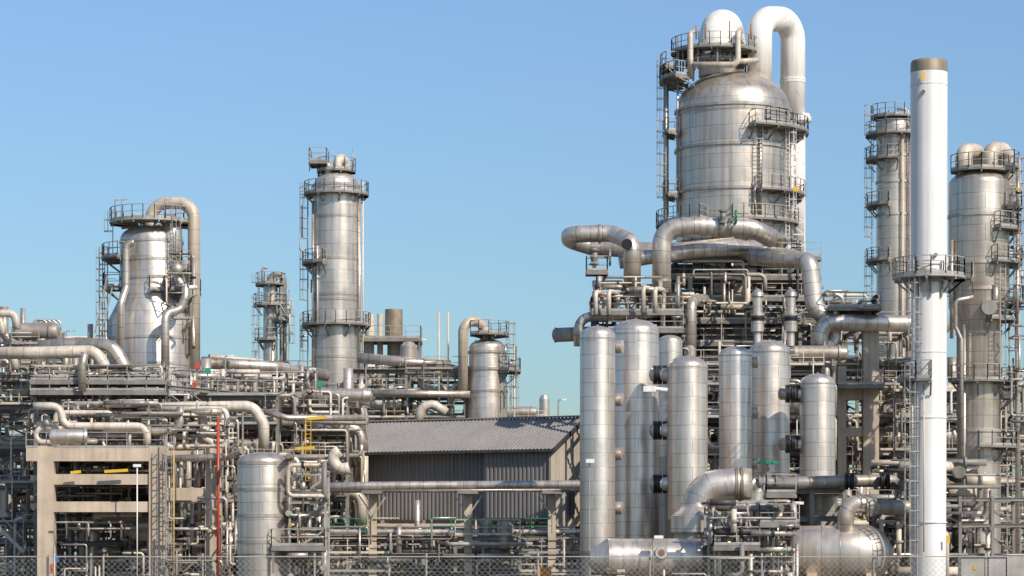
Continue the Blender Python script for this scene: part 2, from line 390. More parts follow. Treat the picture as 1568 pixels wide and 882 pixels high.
# ================================================================== generic rack
def rack(name,px0,px1,Y0,Y1,pys,bay=6,mat='steel_grey',pipes=7,diag=.3,rails=.6,sp=30,drops=20,seed=1,big=.3,equip=2,deck=.4,mats=None,rmats=('galvanised','galvanised','beige_paint')):
    r=random.Random(seed); x0=X(px0,Y0); x1=X(px1,Y0); o=Obj(name,((x0+x1)/2,Y0,0))
    nb=max(1,round((x1-x0)/bay)); xs=[x0+(x1-x0)*i/nb for i in range(nb+1)]
    ny=max(1,round((Y1-Y0)/6)); ys=[Y0+(Y1-Y0)*i/ny for i in range(ny+1)]
    zs=sorted(Z(p,Y0) for p in pys); frame(o,xs,ys,zs,mat,.26,.3,diag,None,r)
    mm=mats or ['pipe_cladding','pipe_dull','pipe_beige','pipe_cladding','beige_paint','pipe_dull']
    for li,z in enumerate(zs):
        for i in range(nb):
            if r.random()<deck:
                box(o.p('grating','steel_grey'),xs[i],xs[i+1],Y0-.6,Y0+1.6,z-.02,z+.05)
            if r.random()<rails: rail(o.p('handrail',r.choice(rmats)),[(xs[i],Y0-.6,z),(xs[i+1],Y0-.6,z)])
        for _ in range(pipes):
            rr=.07+big*r.random()**1.7; y=r.uniform(Y0+.3,Y1-.3); a=r.uniform(x0-1,x1-3); b=min(x1+1,a+r.uniform(4,30))
            zz=z+rr+.03; pts=[Vector((a,y,zz)),Vector((b,y,zz))]
            for e in(0,1):
                c=r.random(); d=r.uniform(.8,3.2)*(1 if c<.3 else -1)
                if c<.8:
                    q=(pts[0] if e==0 else pts[-1]).copy(); q.z=max(.2,q.z+d)
                    pts.insert(0,q) if e==0 else pts.append(q)
            tube(o.p('pipe_run',r.choice(mm)),pts,rr,10,rr*2.8,5)
    for _ in range(drops):
        rr=.04+.11*r.random()**2; x=r.uniform(x0,x1); y=Y0-r.uniform(.1,.9); i=r.randrange(len(zs)); zt=zs[i]+r.uniform(-.3,1.3); zb=(zs[i-1] if i else 0)+r.uniform(0,1)
        if zt-zb<1: continue
        pts=[Vector((x+r.choice([-1,1])*r.uniform(.4,2),y,zt)),Vector((x,y,zt)),Vector((x,y,zb)),Vector((x,y+r.uniform(.5,2),zb))]
        tube(o.p('drop_pipe',r.choice(mm+['galvanised','white_paint'])),pts,rr,8,rr*2.6,4)
        if r.random()<.3: valve(o,Vector((x,y,(zt+zb)/2)),max(.07,rr),r.choice(['green','red','steel_grey','steel_dark','steel_grey','galvanised','yellow']),Vector((1,0,0)))
    spag(o,x0,x1,Y0-1,Y1,0,zs[-1]+.6,sp,rnd=r)
    for _ in range(equip):
        i=r.randrange(len(zs)); z=zs[i]; x=r.uniform(x0+2,x1-2); rr=r.uniform(.4,.8); L=r.uniform(2,4)
        if r.random()<.5:
            lathe(o.p('heat_exchanger',r.choice(['cladding_dull','cladding_fine'])),[(.01,0),(rr*.7,.1),(rr,.4),(rr,L),(rr*1.15,L),(rr*1.15,L+.15),(rr,L+.15),(rr*.9,L+.6),(.01,L+.8)],Vector((x,Y0+.8,z+rr+.4)),Vector((1,0,0)),20)
            for dx in(.8,L-.4): box(o.p('saddle','steel_grey'),x+dx-.1,x+dx+.1,Y0+.4,Y0+1.2,z,z+.5)
        else:
            lathe(o.p('drum',r.choice(['cladding_dull','cladding_fine'])),[(.01,L*.7),(rr*.6,L*.68),(rr,L*.58),(rr,.3),(rr*.6,.1),(.01,0)],Vector((x,Y0+.6,z+.1)),Vector((0,0,1)),20)
    return o
# ================================================================== overhead grey lines (in front of column)
G=Obj('overhead_pipeline',(X(1080,205),205,0)); gp=G.p('pipe','pipe_cladding'); gd=G.p('pipe_darker','pipe_dull')  # gd runs take the duller, darker pipe cladding
T(gp,[(968,440,202),(968,372,202),(938,357,204),(872,359,204),(872,368,208),(905,378,208),(1020,386,206),(1125,376,206)],13,seg=26,br=20)
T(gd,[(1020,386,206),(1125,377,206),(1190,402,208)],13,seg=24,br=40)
T(gp,[(1013,470,203),(1013,352,203),(1060,346,203),(1150,349,203),(1184,366,204)],14.5,seg=26,br=38,n=10)
T(gp,[(948,401,204),(1000,393,204),(1060,384,205),(1165,378,206)],11,seg=20)
T(gp,[(1150,392,205),(1225,398,203),(1240,402,202),(1248,480,202),(1283,487,202)],14,seg=26,br=26,n=10)
T(gp,[(1255,545,201),(1255,494,201),(1300,494,201),(1400,496,203),(1450,497,204)],13,seg=24,br=30,n=10)
T(gp,[(1275,487,202),(1278,520,202),(1250,545,201)],11,seg=20,br=20)
cyl(G.p('opening_shade_disc','black'),W(960,374,200.9),W(960,374,201.4),.42,20)  # solid black disc: shade inside an open pipe end put in as colour
for px,py,d in((918,358,(1,0,.0)),(1045,348,(1,0,0)),(1100,347,(1,0,0)),(1013,430,(0,0,1)),(968,405,(0,0,1)),(1246,440,(0,0,1)),(1320,495,(1,0,0))):
    flange(G,W(px,py,203 if px>1000 else 204),d,15.5*.05,'cladding_dull',.06)
T(G.p('pipe','pipe_cladding'),[(886,530,200),(886,486,200),(925,484,200),(1012,480,200),(1012,460,200)],7.5,seg=18)
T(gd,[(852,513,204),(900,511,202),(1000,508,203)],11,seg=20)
cyl(G.p('end_cap','pipe_cladding'),W(849,513,204),W(852,513,204),12*.05,20)
for px,pt,py in((912,447,478),(932,446,478),(985,440,475),(1003,442,475)):
    T(G.p('small_bore_loop','pipe_beige'),[(px,py+4,198),(px,pt,198),(px+14,pt+2,200),(px+14,py,200)],3.6,seg=12,br=8)
T(gp,[(1058,560,200),(1058,462,200),(1078,458,203)],8.5,seg=18,br=18)
for px in(1160,1211):
    lathe(G.p('exchanger_riser','cladding_fine'),[(.3,0),(.3,1.0),(.5,1.1),(.5,1.9),(.36,2.0),(.36,2.3),(.55,2.3),(.55,2.5),(.36,2.5),(.36,3.7),(.5,3.8),(.45,4.1),(.1,4.4),(.01,4.4)],W(px,530,200),Vector((0,0,1)),22)
    flange(G,W(px,489,200),(0,0,1),.5)
G2=Obj('pipe_support_platform',(X(950,203),203,0))
xs2=[X(p,202) for p in(908,940,975,1010,1040)]
frame(G2,xs2,[200,204],[Z(p,202) for p in(760,640,560,505,478,450)],'steel_dark',.2,.25,.4)
for py,a,b in((478,905,1045),(505,930,1045)): rectplat(G2,X(a,200),X(b,200),199,204,Z(py,200),rails='fl')
rectplat(G2,X(898,200),X(930,200),199.5,201,Z(415,200)); beam(G2.p('frame','steel_dark'),W(914,416,200.5),W(914,500,200.5),.15)
T(gp,[(910,410,200.4),(910,380,200.4)],3); valve(G,W(910,394,200.4),.3,'steel_grey',Vector((1,0,0)))
spag(G2,xs2[0],xs2[-1],199,204,Z(505,200),Z(425,200),56)
spag(G2,X(1040,200),X(1150,200),201,206,Z(470,200),Z(410,200),35)
valve(G,W(1107,332,202),.25,'green',Vector((1,0,0)))
# ================================================================== front silver vessels
def vessel(name,px,Y,hw,pt,pb,mat='cladding_fine',dh=None,foot=True):
    dh=dh or hw*.55
    prof=dome(hw,pt,pt+dh)+[(hw,pb)]
    c=Col(name,px,Y,prof,mat,48)
    if foot:
        lathe(c.o.p('skirt','cladding_dull'),[(hw*c.k*.97,Z(pb,Y)),(hw*c.k*.97,.0)],Vector((c.x,Y,0)),seg=40)
    return c
v1=vessel('absorber_vessel',915,168,27,499,846); v2=vessel('absorber_vessel',973,172,36,489,834)
v2b=vessel('absorber_vessel',1026,177,19,513,700)
v3=vessel('absorber_vessel',1053,168,30.5,545,795,foot=False)
v4=vessel('absorber_vessel',1126,172,25,530,738); v5=vessel('absorber_vessel',1178,176,31,521,738)
v6=vessel('absorber_vessel',1252,172,27,572,732)
for v,hw,pys in((v1,27,(519,846)),(v2,36,(512,)),(v3,30.5,(563,)),(v4,25,(545,)),(v5,31,(540,)),(v6,27,(588,))):
    for py in pys: v.ring(py,hw,'cladding_dull',.03,.08)
for v,py in((v1,497),(v2,487),(v3,543),(v4,528),(v5,519),(v6,570)):
    cyl(v.o.p('lifting_lug','steel_grey'),Vector((v.x,v.y,Z(py+4,v.y))),Vector((v.x,v.y,Z(py,v.y))),.09,10)
for py in(531,612,695,778):
    c=W(944,py,169.3); lathe(v1.o.p('nozzle','cladding_fine'),[(.01,-.55),(.3,-.5),(.42,-.3),(.42,.4),(.01,.5)],c,Vector((1,-.35,0)),20)
for py in(555,632,710):
    c=W(1152,py,173); lathe(v4.o.p('nozzle','cladding_fine'),[(.01,-.5),(.28,-.45),(.38,-.3),(.38,.4),(.01,.5)],c,Vector((1,-.3,0)),20)
for py in(574,659,741):
    tube(v3.o.p('nozzle','cladding_fine'),[W(1000,py,169.5),W(1030,py,168.5)],.45,20)
    for px in(1003,1010,1018): flange(v3.o,W(px,py,169.2),(1,0,0),.62,'black',.09)
for py in(603,680):
    tube(v6.o.p('nozzle','cladding_fine'),[W(1196,py,173),W(1232,py,172)],.42,20)
    for px in(1206,1214,1221): flange(v6.o,W(px,py,172.4),(1,0,0),.6,'black',.09)
T(v3.o.p('lamp_arm','white_paint'),[(985,594,166),(1022,597,166)],3); box(v3.o.p('lamp_arm','white_paint'),X(985,166),X(1004,166),165.8,166.3,Z(600,166),Z(591,166))
box(v1.o.p('floodlight','white_paint'),X(897,165),X(910,165),164.7,165.1,Z(709,165),Z(703,165)); beam(v1.o.p('floodlight','galvanised'),W(903,706,165),W(903,910,165),.06)
# table carrying v4-v6
Tb=Obj('vessel_support_table',(X(1180,172),172,0))
frame(Tb,[X(p,170) for p in(1098,1140,1190,1240,1290)],[169,174,178],[Z(p,170) for p in(830,790,748)],'steel_grey',.3,.35,.3)
box(Tb.p('slab','concrete'),X(1092,170),X(1295,170),168.5,179,Z(746,170),Z(740,170))
# big mitred elbow and blower duct
D=Obj('large_duct_elbow',(X(1080,163),163,0)); dp=D.p('duct','cladding_fine')
T(dp,[(1070,806,163),(1070,745,163),(1125,741,163),(1150,741,163)],24,seg=30,br=44,n=5)
lathe(D.p('reducer','cladding_fine'),[(.01,Z(815,163)),(39*163/F,Z(815,163)),(39*163/F,Z(790,163)),(25*163/F,Z(776,163)),(24*163/F,Z(770,163))],Vector((X(1066,163),163,0)),seg=36)
lathe(D.p('reducer','cladding_dull'),[(34*163/F,Z(845,163)),(34*163/F,Z(815,163))],Vector((X(1066,163),163,0)),seg=36)
T(dp,[(1150,741,163),(1160,745,163),(1152,800,163),(1110,800,163)],13,seg=22,br=20)
for px in(1127,1135): flange(D,W(px,741,163),(1,0,0),26*.041,'cap_metal',.06)
flange(D,W(1155,770,163),(0,0,1),16*.041,'steel_grey'); flange(D,W(1130,800,163),(1,0,0),16*.041,'steel_grey'); flange(D,W(1100,800,163),(1,0,0),17*.041,'steel_grey')
dd=D.p('transfer_line','pipe_dull')
T(dd,[(1160,741,164),(1290,737,166),(1360,736,167),(1400,740,168)],9.5,seg=20)
for px in(1185,1296,1304,1351,1359): flange(D,W(px,737,166),(1,0,0),13*.0415,'black',.07)
valve(D,W(1176,738,162.5),.3,'green',Vector((0,0,1))); valve(D,W(1383,742,166),.3,'steel_grey',Vector((1,0,0)))
# horizontal drums
H=Obj('horizontal_drum',(X(1000,160),160,0))
lathe(H.p('shell','cladding_fine'),[(.01,-.55),(.5,-.5),(.75,-.2),(.85,0),(1.25,.6),(1.28,6.3),(1.1,6.6),(.6,6.85),(.01,6.9)],W(915,856,160),Vector((1,.06,0)),40)
for px in(950,1045): box(H.p('saddle','concrete'),X(px,160)-.25,X(px,160)+.25,159,161.4,0,1.7)
lathe(H.p('manway','cladding_fine'),[(.01,1.55),(.38,1.55),(.42,1.45),(.42,.8)],W(1011,850,160.3),Vector((0,-1,.1)),20)
lathe(H.p('manway','rust'),[(.01,1.6),(.2,1.6),(.2,1.5)],W(1011,850,160.3),Vector((0,-1,.1)),16)
H=Obj('horizontal_drum',(X(1290,162),162,0))
lathe(H.p('shell','cladding'),[(.01,-.6),(1,-.45),(1.6,-.1),(1.75,.2),(1.78,4.6),(1.5,5.2),(1.0,5.7),(.4,6.0),(.01,6.05)],W(1218,848,163),Vector((1,-.12,0)),44)
for px in(1240,1330): box(H.p('saddle','concrete'),X(px,162)-.3,X(px,162)+.3,160.8,163.6,0,1.4)
T(H.p('elbow','pipe_cladding'),[(1294,815,162),(1296,768,162),(1340,774,162)],13,seg=22,br=20)
T(H.p('outlet_pipe','pipe_dull'),[(1325,777,162),(1410,777,164),(1450,778,165)],11,seg=20)
flange(H,W(1330,776,162),(1,0,0),.65,'cladding_dull')
fr=Obj('front_pipework',(X(1160,160),160,0))
frame(fr,[X(p,158) for p in(1085,1112,1150,1185,1215)],[158,161],[Z(p,158) for p in(845,810,775)],'galvanised',.14,.16,.3)
spag(fr,X(1085,157),X(1218,157),156,162,.3,Z(768,158),105,vv=.4)
for i,(a,b,py) in enumerate(((1090,1160,835),(1160,1220,800),(1170,1215,755))): rectplat(fr,X(a,158),X(b,158),156.6,158,Z(py,158),rails='fl')
for _ in range(9):
    px=R.uniform(1090,1205); T(fr.p('standpipe','galvanised'),[(px,890,157),(px,R.uniform(770,830),157),(px+R.choice([-8,8]),R.uniform(770,830),157.5)],R.uniform(1.4,3),br=5)
fr2=Obj('front_pipework',(X(1400,160),160,0))
spag(fr2,X(1375,158),X(1560,158),164,172,.3,Z(700,160),120,rmax=.4,vv=.35)
frame(fr2,[X(p,166) for p in(1375,1395,1470,1520,1575)],[166,171],[Z(p,166) for p in(845,800,760)],'steel_grey',.2,.22,.3)
spag(fr2,X(905,158),X(1080,158),157,158,.2,Z(872,160),14,rmax=.1,vv=.4)
# ================================================================== white chimney
Y=160
C=Col('white_chimney_stack',1422.5,Y,[(.02,93),(26,93.2),(27.8,96),(28.2,102),(28.2,112)],'cap_metal')
lathe(C.o.p('stack_shell','white_paint'),[(28*C.k,Z(112,Y)),(28.3*C.k,Z(112,Y)),(27.6*C.k,Z(420,Y)),(25.5*C.k,0)],Vector((C.x,Y,0)),seg=56)
for py in(131,318,421,540,640,800): C.ring(py,28 if py<200 else 27.0,'white_paint',.035,.07)
C.plat(424,29,56,0,360,deck='galvanised',bk=1.0)
C.plat(582,28,48,150,265,bk=1.0); C.plat(430,29,36,-130,-60)
C.lad(905,582,26,222); C.lad(582,424,27,232); C.vp(205,30,700,590,1.2,'white_paint'); C.vp(246,30,845,590,1,'pipe_beige')
for px,py in((1433,390),(1414,140)): cyl(C.o.p('sample_port','steel_grey'),W(px,py,Y-1.3),W(px,py,Y-.8),.12,12)
T(C.o.p('camera_pole','white_paint'),[(1451,440,Y-1),(1451,395,Y-1)],1)
for px,a in((1409,116),(1447,820)): box(C.o.p('warning_sign','yellow'),X(px-2.5,Y),X(px+2.5,Y),Y-1.22,Y-1.18,Z(a+12,Y),Z(a,Y))
# ================================================================== right column
Y=190
C=Col('fractionating_column',1499,Y,dome(46,261,283)+[(46,470),(34,500),(33,760),(33,905)])
for py in(332,405,445): C.ring(py,46)
for py in(510,583,660,700): C.ring(py,33.5)
o=C.o
for px,pt,r in((1475,231,12),(1516,229,12)):
    T(o.p('overhead_pipe','pipe_beige'),[(px,285,Y),(px,pt,Y),(px+24,pt+1,Y+1.6),(px+24,340,Y+2.8)],r,seg=22,br=15,n=10)
C.plat(262,10,46,-170,-20,bk=.3)
C.plat(258,40,62,-40,60); C.plat(318,47,66,-40,70); C.plat(353,47,64,-70,60); C.plat(404,47,66,-75,60); C.plat(430,47,64,-200,-110)
C.plat(463,47,68,-40,60); C.plat(490,36,56,-80,40); C.plat(584,34,55,-150,40); C.plat(684,34,58,-100,40); C.plat(605,34,60,-30,50)
C.lad(463,262,48,-25); C.lad(584,463,38,-15); C.lad(904,584,35,-10); C.lad(584,404,48,-60,cage=False)
C.vp(-155,50,520,370,3); C.vp(-130,44,880,500,2.6); C.vp(-15,58,905,260,3.5); C.vp(5,62,905,240,2.5,'pipe_beige'); C.vp(-70,50,480,440,4)
T(o.p('side_pipe','pipe_cladding'),[(1490,455,Y-2.6),(1463,460,Y-2.6),(1463,500,Y-2.3),(1472,520,Y-2.3),(1472,700,Y-2.3)],3.2,br=8)
cyl(o.p('manway','cladding_dull'),W(1515,470,Y-3),W(1515,470,Y-1),.55,20)
spag(o,X(1542,Y),X(1580,Y),Y-3,Y+3,Z(700,Y),Z(280,Y),50,rmax=.12)
# ================================================================== slim column
Y=240
C=Col('slim_stripper_column',1369,Y,dome(28,178,188)+[(28,208),(27,215),(27,440),(27,870)],'cladding')
for py in(240,280,330): C.ring(py,27)
C.plat(180,5,36,0,360,bk=.3)
C.plat(207,29,44,120,330); C.plat(245,28,44,120,270); C.plat(315,28,44,150,250); C.plat(400,28,44,150,250)
C.lad(245,180,30,195); C.lad(400,245,29,190); C.lad(700,400,29,190)
C.vp(-50,33,870,190,3); C.vp(-75,32,870,210,1.8,'pipe_beige'); C.vp(-30,36,870,220,2.4)
T(C.o.p('vent_pipe','white_paint'),[(1389,260,Y-1),(1389,168,Y-1),(1375,166,Y)],3,br=6)
# ================================================================== left vessel
Y=212
C=Col('reactor_column',232,Y,dome(48,344,368)+[(48,455),(66,492),(66,640)],'cladding')
for py in(372,400,428,455,520,560): C.ring(py,48 if py<460 else 66,w=.05)
o=C.o; k=C.k
C.plat(341,22,64,0,360,bk=.3,deck='galvanised')
T(o.p('overhead_line','pipe_beige'),[(231,350,Y),(231,311,Y),(297,311,Y-1),(297,575,Y-1)],9.5,seg=22,br=26,n=10)
T(o.p('overhead_line','cladding_fine'),[(262,420,Y-1),(262,345,Y-1),(262,345,Y+5)],17,seg=24,br=20)
T(o.p('downcomer','pipe_cladding'),[(205,372,Y-3),(193,371,Y-3),(193,440,Y-3),(185,465,Y-3.8),(185,580,Y-3.8)],5.5,br=10)
C.plat(397,49,76,160,235); C.plat(448,49,76,-60,40); C.plat(408,49,68,-40,30)
C.plat(440,49,74,170,200)
C.lad(397,341,52,190); C.lad(600,397,60,186); C.lad(448,341,52,-48,cage=True); C.plat(448,49,60,-85,-40)
ladder(o,X(168,Y),Y-1,0,Z(400,Y),190)
T(o.p('side_line','pipe_cladding'),[(253,600,Y-5),(253,480,Y-5),(276,474,Y-4),(284,455,Y-4),(284,400,Y-3)],6.5,seg=18,br=14)
T(o.p('side_line','white_paint'),[(262,412,Y-3),(283,440,Y-4),(300,440,Y-3)],3.5,br=8)
T(o.p('side_line','pipe_cladding'),[(265,405,Y-4),(278,418,Y-4)],9)
spag(o,X(266,Y),X(303,Y),Y-5,Y-2,Z(560,Y),Z(395,Y),20,rmax=.12)
beam(o.p('stay','galvanised'),W(165,420,Y-2),W(145,510,Y-2),.12); beam(o.p('stay','galvanised'),W(172,440,Y-2),W(152,525,Y-2),.1)
for px in(186,176,252): T(o.p('lamp_post','galvanised'),[(px,341,Y-3),(px,306,Y-3),(px+10,305,Y-3)],1)
# ================================================================== second tower
Y=232
C=Col('distillation_tower',515,Y,dome(34,261,285)+[(36,286),(36,470),(36,760)],'cladding')
for py in(285,333,398,452,460,500,548,590): C.ring(py,36,w=.05)
o=C.o
C.plat(298,37,50,0,360,bk=.8); C.plat(262,8,30,0,360,bk=.3)
rectplat(o,X(476,Y),X(502,Y),Y-2,Y+1,Z(250,Y)); beam(o.p('platform_deck','steel_grey'),W(486,250,Y),W(490,285,Y),.2)
T(o.p('vent','pipe_beige'),[(517,265,Y),(517,242,Y),(530,244,Y+1),(530,262,Y+1)],7,br=10,seg=18); T(o.p('vent','pipe_beige'),[(503,270,Y-1),(503,250,Y-1)],5)
C.plat(404,37,53,150,250); C.plat(498,37,53,130,380); C.plat(610,37,60,120,400)
C.lad(404,298,38,193); C.lad(498,404,38,193); C.lad(700,498,38,193)
C.vp(-25,40,640,300,2.2); C.vp(-5,41,640,280,1.4,'pipe_beige'); C.vp(208,39,640,310,2); C.vp(225,38,498,380,1.2,'white_paint')
spag(o,X(462,Y),X(478,Y),Y-2,Y-1,Z(600,Y),Z(300,Y),10,rmax=.07)
for px in(474,540): T(o.p('lightning_rod','galvanised'),[(px,262,Y-1),(px,226,Y-1)],.8)
# small tower
Y=262
C=Col('small_column',414,Y,dome(11,428,433)+[(11,480),(11,560),(18,575),(18,700)],'cladding')
C.plat(435,4,23,0,360,bk=.4); C.plat(467,12,26,120,400); C.plat(490,12,30,-60,60); C.plat(520,12,24,150,300)
C.lad(467,435,13,200); C.lad(600,467,13,205); C.lad(560,490,24,-20)
T(C.o.p('overhead_line','steel_grey'),[(414,432,Y),(414,420,Y),(434,420,Y),(434,560,Y)],5,seg=16,br=11,n=8)
T(C.o.p('overhead_line','galvanised'),[(402,432,Y),(402,410,Y),(410,410,Y)],2,br=4)
C.vp(-30,20,640,440,2.5,'steel_grey'); spag(C.o,X(424,Y),X(446,Y),Y-2,Y+2,Z(600,Y),Z(425,Y),20,rmax=.09)
# right-hand small column
Y=226
C=Col('knockout_column',746,Y,dome(28,519,533)+[(28,575),(31,590),(31,640),(31,780)],'cladding_fine')
for py in(540,566,600): C.ring(py,29 if py<580 else 31,w=.04)
T(C.o.p('overhead_line','pipe_beige'),[(742,530,Y),(742,492,Y),(709,492,Y-1),(709,600,Y-1)],7.5,seg=18,br=18,n=8)
C.plat(512,6,34,-140,80,bk=.4); C.plat(568,30,52,-50,60); C.lad(568,512,30,-30); C.lad(760,568,31,-15)
C.vp(-20,44,760,530,1.6,'pipe_beige'); spag(C.o,X(772,Y),X(790,Y),Y-2,Y,Z(640,Y),Z(530,Y),9,rmax=.07)
for px in(672,686): T(C.o.p('vent_stack','beige_paint'),[(px,640,Y),(px,478,Y)],1.6)
# rusty vent drums mid
Y=238
V=Obj('exhaust_drum',(X(603,Y),Y,0))
lathe(V.p('shell','cap_metal'),[(.01,Z(474,Y)),(.8,Z(474,Y)),(.82,Z(512,Y)),(.6,Z(528,Y)),(.6,Z(560,Y))],Vector((X(603,Y),Y,0)),seg=28)
for px,r in((566,7),(582,4.5)): lathe(V.p('stack','pipe_beige'),[(.01,Z(480,Y)),(r*.06,Z(481,Y)),(r*.06,Z(590,Y))],Vector((X(px,Y),Y,0)),seg=20)
rectplat(V,X(555,Y),X(645,Y),Y-2,Y+2,Z(520,Y),rails='fr',legs=12)
# ================================================================== warehouse
B=Obj('metal_clad_warehouse',(X(843,200),200,0))
ca,sa=math.cos(rad(-25)),math.sin(rad(-25)); U=Vector((ca,sa,0)); Vn=Vector((-sa,ca,0)); C0=Vector((X(843,200),200,0))
L=18.3; zE=Z(684,200); zB=Z(795,200); wd=5.7; rise=2.5; up=Vector((0,0,1))
def corr(p,a,u,L,z0,z1f,pitch=.34,dep=.07,nrm=None):
    n=int(L/pitch)
    for i in range(n):
        for (f0,f1,d0,d1) in((0,.4,0,0),(.4,.5,0,1),(.5,.9,1,1),(.9,1,1,0)):
            s0=(i+f0)*L/n; s1=(i+f1)*L/n; k=len(p.V)
            A=a+u*s0+nrm*dep*d0; Bq=a+u*s1+nrm*dep*d1
            for q,s,z in((A,s0,z0),(Bq,s1,z0),(Bq,s1,z1f(s1)),(A,s0,z1f(s0))): p.V.append(Vector((q.x,q.y,z)))
            p.F.append((k,k+1,k+2,k+3)); p.S.append(False); p.U.append((0,0,1,0,1,1,0,1))
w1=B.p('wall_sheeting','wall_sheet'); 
La=5.6
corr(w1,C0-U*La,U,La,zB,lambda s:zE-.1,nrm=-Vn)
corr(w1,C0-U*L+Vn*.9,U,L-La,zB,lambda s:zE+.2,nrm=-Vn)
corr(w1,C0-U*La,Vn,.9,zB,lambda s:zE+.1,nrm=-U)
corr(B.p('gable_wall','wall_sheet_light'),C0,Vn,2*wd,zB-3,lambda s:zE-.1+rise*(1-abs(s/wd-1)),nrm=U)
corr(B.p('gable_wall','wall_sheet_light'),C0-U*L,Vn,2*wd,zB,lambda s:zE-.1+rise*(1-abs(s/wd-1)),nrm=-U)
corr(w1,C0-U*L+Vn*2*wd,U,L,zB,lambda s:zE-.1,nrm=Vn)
rp=B.p('roof','roof_sheet')
sl=Vector((0,0,rise))+Vn*wd; n=60
for side in(0,1):
    o0=C0-U*(L+.4)+(Vector((0,0,zE))) + (-Vn*.5-Vector((0,0,rise*.5/wd)) if side==0 else Vn*(2*wd+.5)-Vector((0,0,rise*.5/wd)))
    s2=(sl if side==0 else Vector((0,0,rise))-Vn*wd)*(1+.5/wd)
    nn=Vector((0,0,.07))
    for i in range(n):
        for f0,f1,d0,d1 in((0,.4,0,0),(.4,.5,0,1),(.5,.9,1,1),(.9,1,1,0)):
            a=o0+U*((L+.9)*(i+f0)/n)+nn*d0; b=o0+U*((L+.9)*(i+f1)/n)+nn*d1; k=len(rp.V)
            rp.V+=[a,b,b+s2,a+s2]; rp.F.append((k,k+1,k+2,k+3)); rp.S.append(False); rp.U.append((0,0,1,0,1,1,0,1))
tr=B.p('gutter','steel_dark')
a=C0-U*(L+.4)-Vn*.55+up*(zE-.3); beam(tr,a,a+U*(L+.9),.2,.2)
rg=C0+Vn*wd+up*(zE+rise+.12); beam(B.p('ridge_cap','roof_sheet'),rg-U*(L+.4),rg+U*.5,.5,.1)
a=C0+U*.48-Vn*.5+up*(zE-.28); beam(tr,a,a+sl*1.09,.1,.28)
beam(B.p('trim','steel_grey'),C0-Vn*.1+up*zB,C0-Vn*.1+up*(zE-.1),.16); beam(B.p('trim','steel_grey'),C0-U*L+Vn*.8+up*zB,C0-U*L+Vn*.8+up*zE,.16)
beam(B.p('trim','steel_dark'),C0-U*L+Vn*.7+up*(zB-.1),C0-Vn*.2+up*(zB-.1),.25)
fp=B.p('undercroft_frame','steel_grey')
for i in range(6):
    for d in(.2,5.5,11): q=C0-U*(L*i/5)+Vn*d; beam(fp,q,q+up*zB,.3)
box(B.p('floor_slab','concrete'),*[C0.x-15,C0.x+3,203,210,zB-.5,zB-.3])
a=C0+U*.35+Vn*3.2; box(B.p('door','steel_dark'),a.x-.1,a.x+.25,a.y-.6,a.y+.6,zB+.4,zB+2.6)
# rack under/in front of warehouse
LR=Obj('low_pipe_bridge',(X(690,182),182,0))
T(LR.p('long_pipe','pipe_cladding'),[(484,746,183),(560,744,183),(700,743,183),(888,742,182),(905,742,182)],6.5,seg=18)
T(LR.p('long_pipe','pipe_dull'),[(500,752,184.5),(888,750,184.5)],3,seg=12)
for px in(571,717,845): 
    box(LR.p('column','concrete'),X(px,184)-.28,X(px,184)+.28,183.6,184.3,0,Z(752,184)); box(LR.p('column','steel_grey'),X(px,184)-.7,X(px,184)+.7,182.2,185.8,Z(757,184),Z(752,184))
    for s in(-1,1): beam(LR.p('brace','galvanised'),W(px+s*22,757,183.4),W(px,790,183.4),.09)
rack('pipe_rack',500,895,184,190,(876,848,820),5,'steel_grey',7,.6,.4,85,14,21,.2,2)
# green handrail run
rail(LR.p('green_handrail','green'),[W(505,818,183),W(560,818,183)],sp=1.5,kick=False); rail(LR.p('green_handrail','green'),[W(660,818,183),W(845,818,183)],sp=1.5,kick=False)
box(LR.p('orange_cabinet','orange'),X(822,178),X(844,178),177,178,Z(890,178),Z(868,178)); 
# ================================================================== silver tank lower-left
Y=172
C=Col('insulated_storage_tank',402,Y,dome(39,692,708)+[(39,848)],'cladding')
for py in(710,750,790,830): C.ring(py,39,w=.04)
lathe(C.o.p('skirt','cladding_dull'),[(38*C.k,Z(848,Y)),(38*C.k,0)],Vector((C.x,Y,0)),seg=40)
T(C.o.p('outlet','pipe_cladding'),[(440,702,Y),(455,702,Y),(457,760,Y)],5,br=8)
rectplat(C.o,X(420,Y),X(500,Y),Y-2,Y+1,Z(836,Y),rails='fblr',legs=1.8); spag(C.o,X(445,Y),X(500,Y),Y-2,Y+2,.2,Z(700,Y),60,vv=.4)
T(C.o.p('nozzle','pipe_beige'),[(375,690,Y),(375,683,Y)],3); T(C.o.p('nozzle','steel_grey'),[(385,692,Y),(385,684,Y)],2)
frame(C.o,[X(p,Y) for p in(446,500)],[Y-1,Y+2],[Z(p,Y) for p in(845,805,765,720)],'galvanised',.15,.18,.5)
# ================================================================== concrete frame left
CF=Obj('concrete_process_frame',(X(160,186),186,0)); cp=CF.p('frame','concrete')
def cbox(a,b,t,bt,Y,th,p=cp): box(p,X(a,Y),X(b,Y),Y,Y+th,max(0,Z(bt,Y)),Z(t,Y))
for yy in(182,190,198):
    for a,b in((57,82),(228,255),(314,338)): cbox(a,b,684,930,yy,1.1)
    cbox(40,256,686,706,yy+.01,1.0); cbox(82,228,726,742,yy+.15,.8); cbox(82,228,768,784,yy+.15,.8)
    cbox(256,338,747,766,yy+.15,.8); cbox(256,338,690,703,yy+.15,.8)
for py in(690,730,772): box(CF.p('deck_slab','concrete'),X(58,186),X(250,186),183.1,200,Z(py+8,186),Z(py,186))
rail(CF.p('handrail','galvanised'),[W(40,686,182.1),W(256,686,182.1)]); 
spag(CF,X(45,182),X(340,182),183.6,190,Z(684,184),Z(615,182),100,rmax=.28,vv=.35)
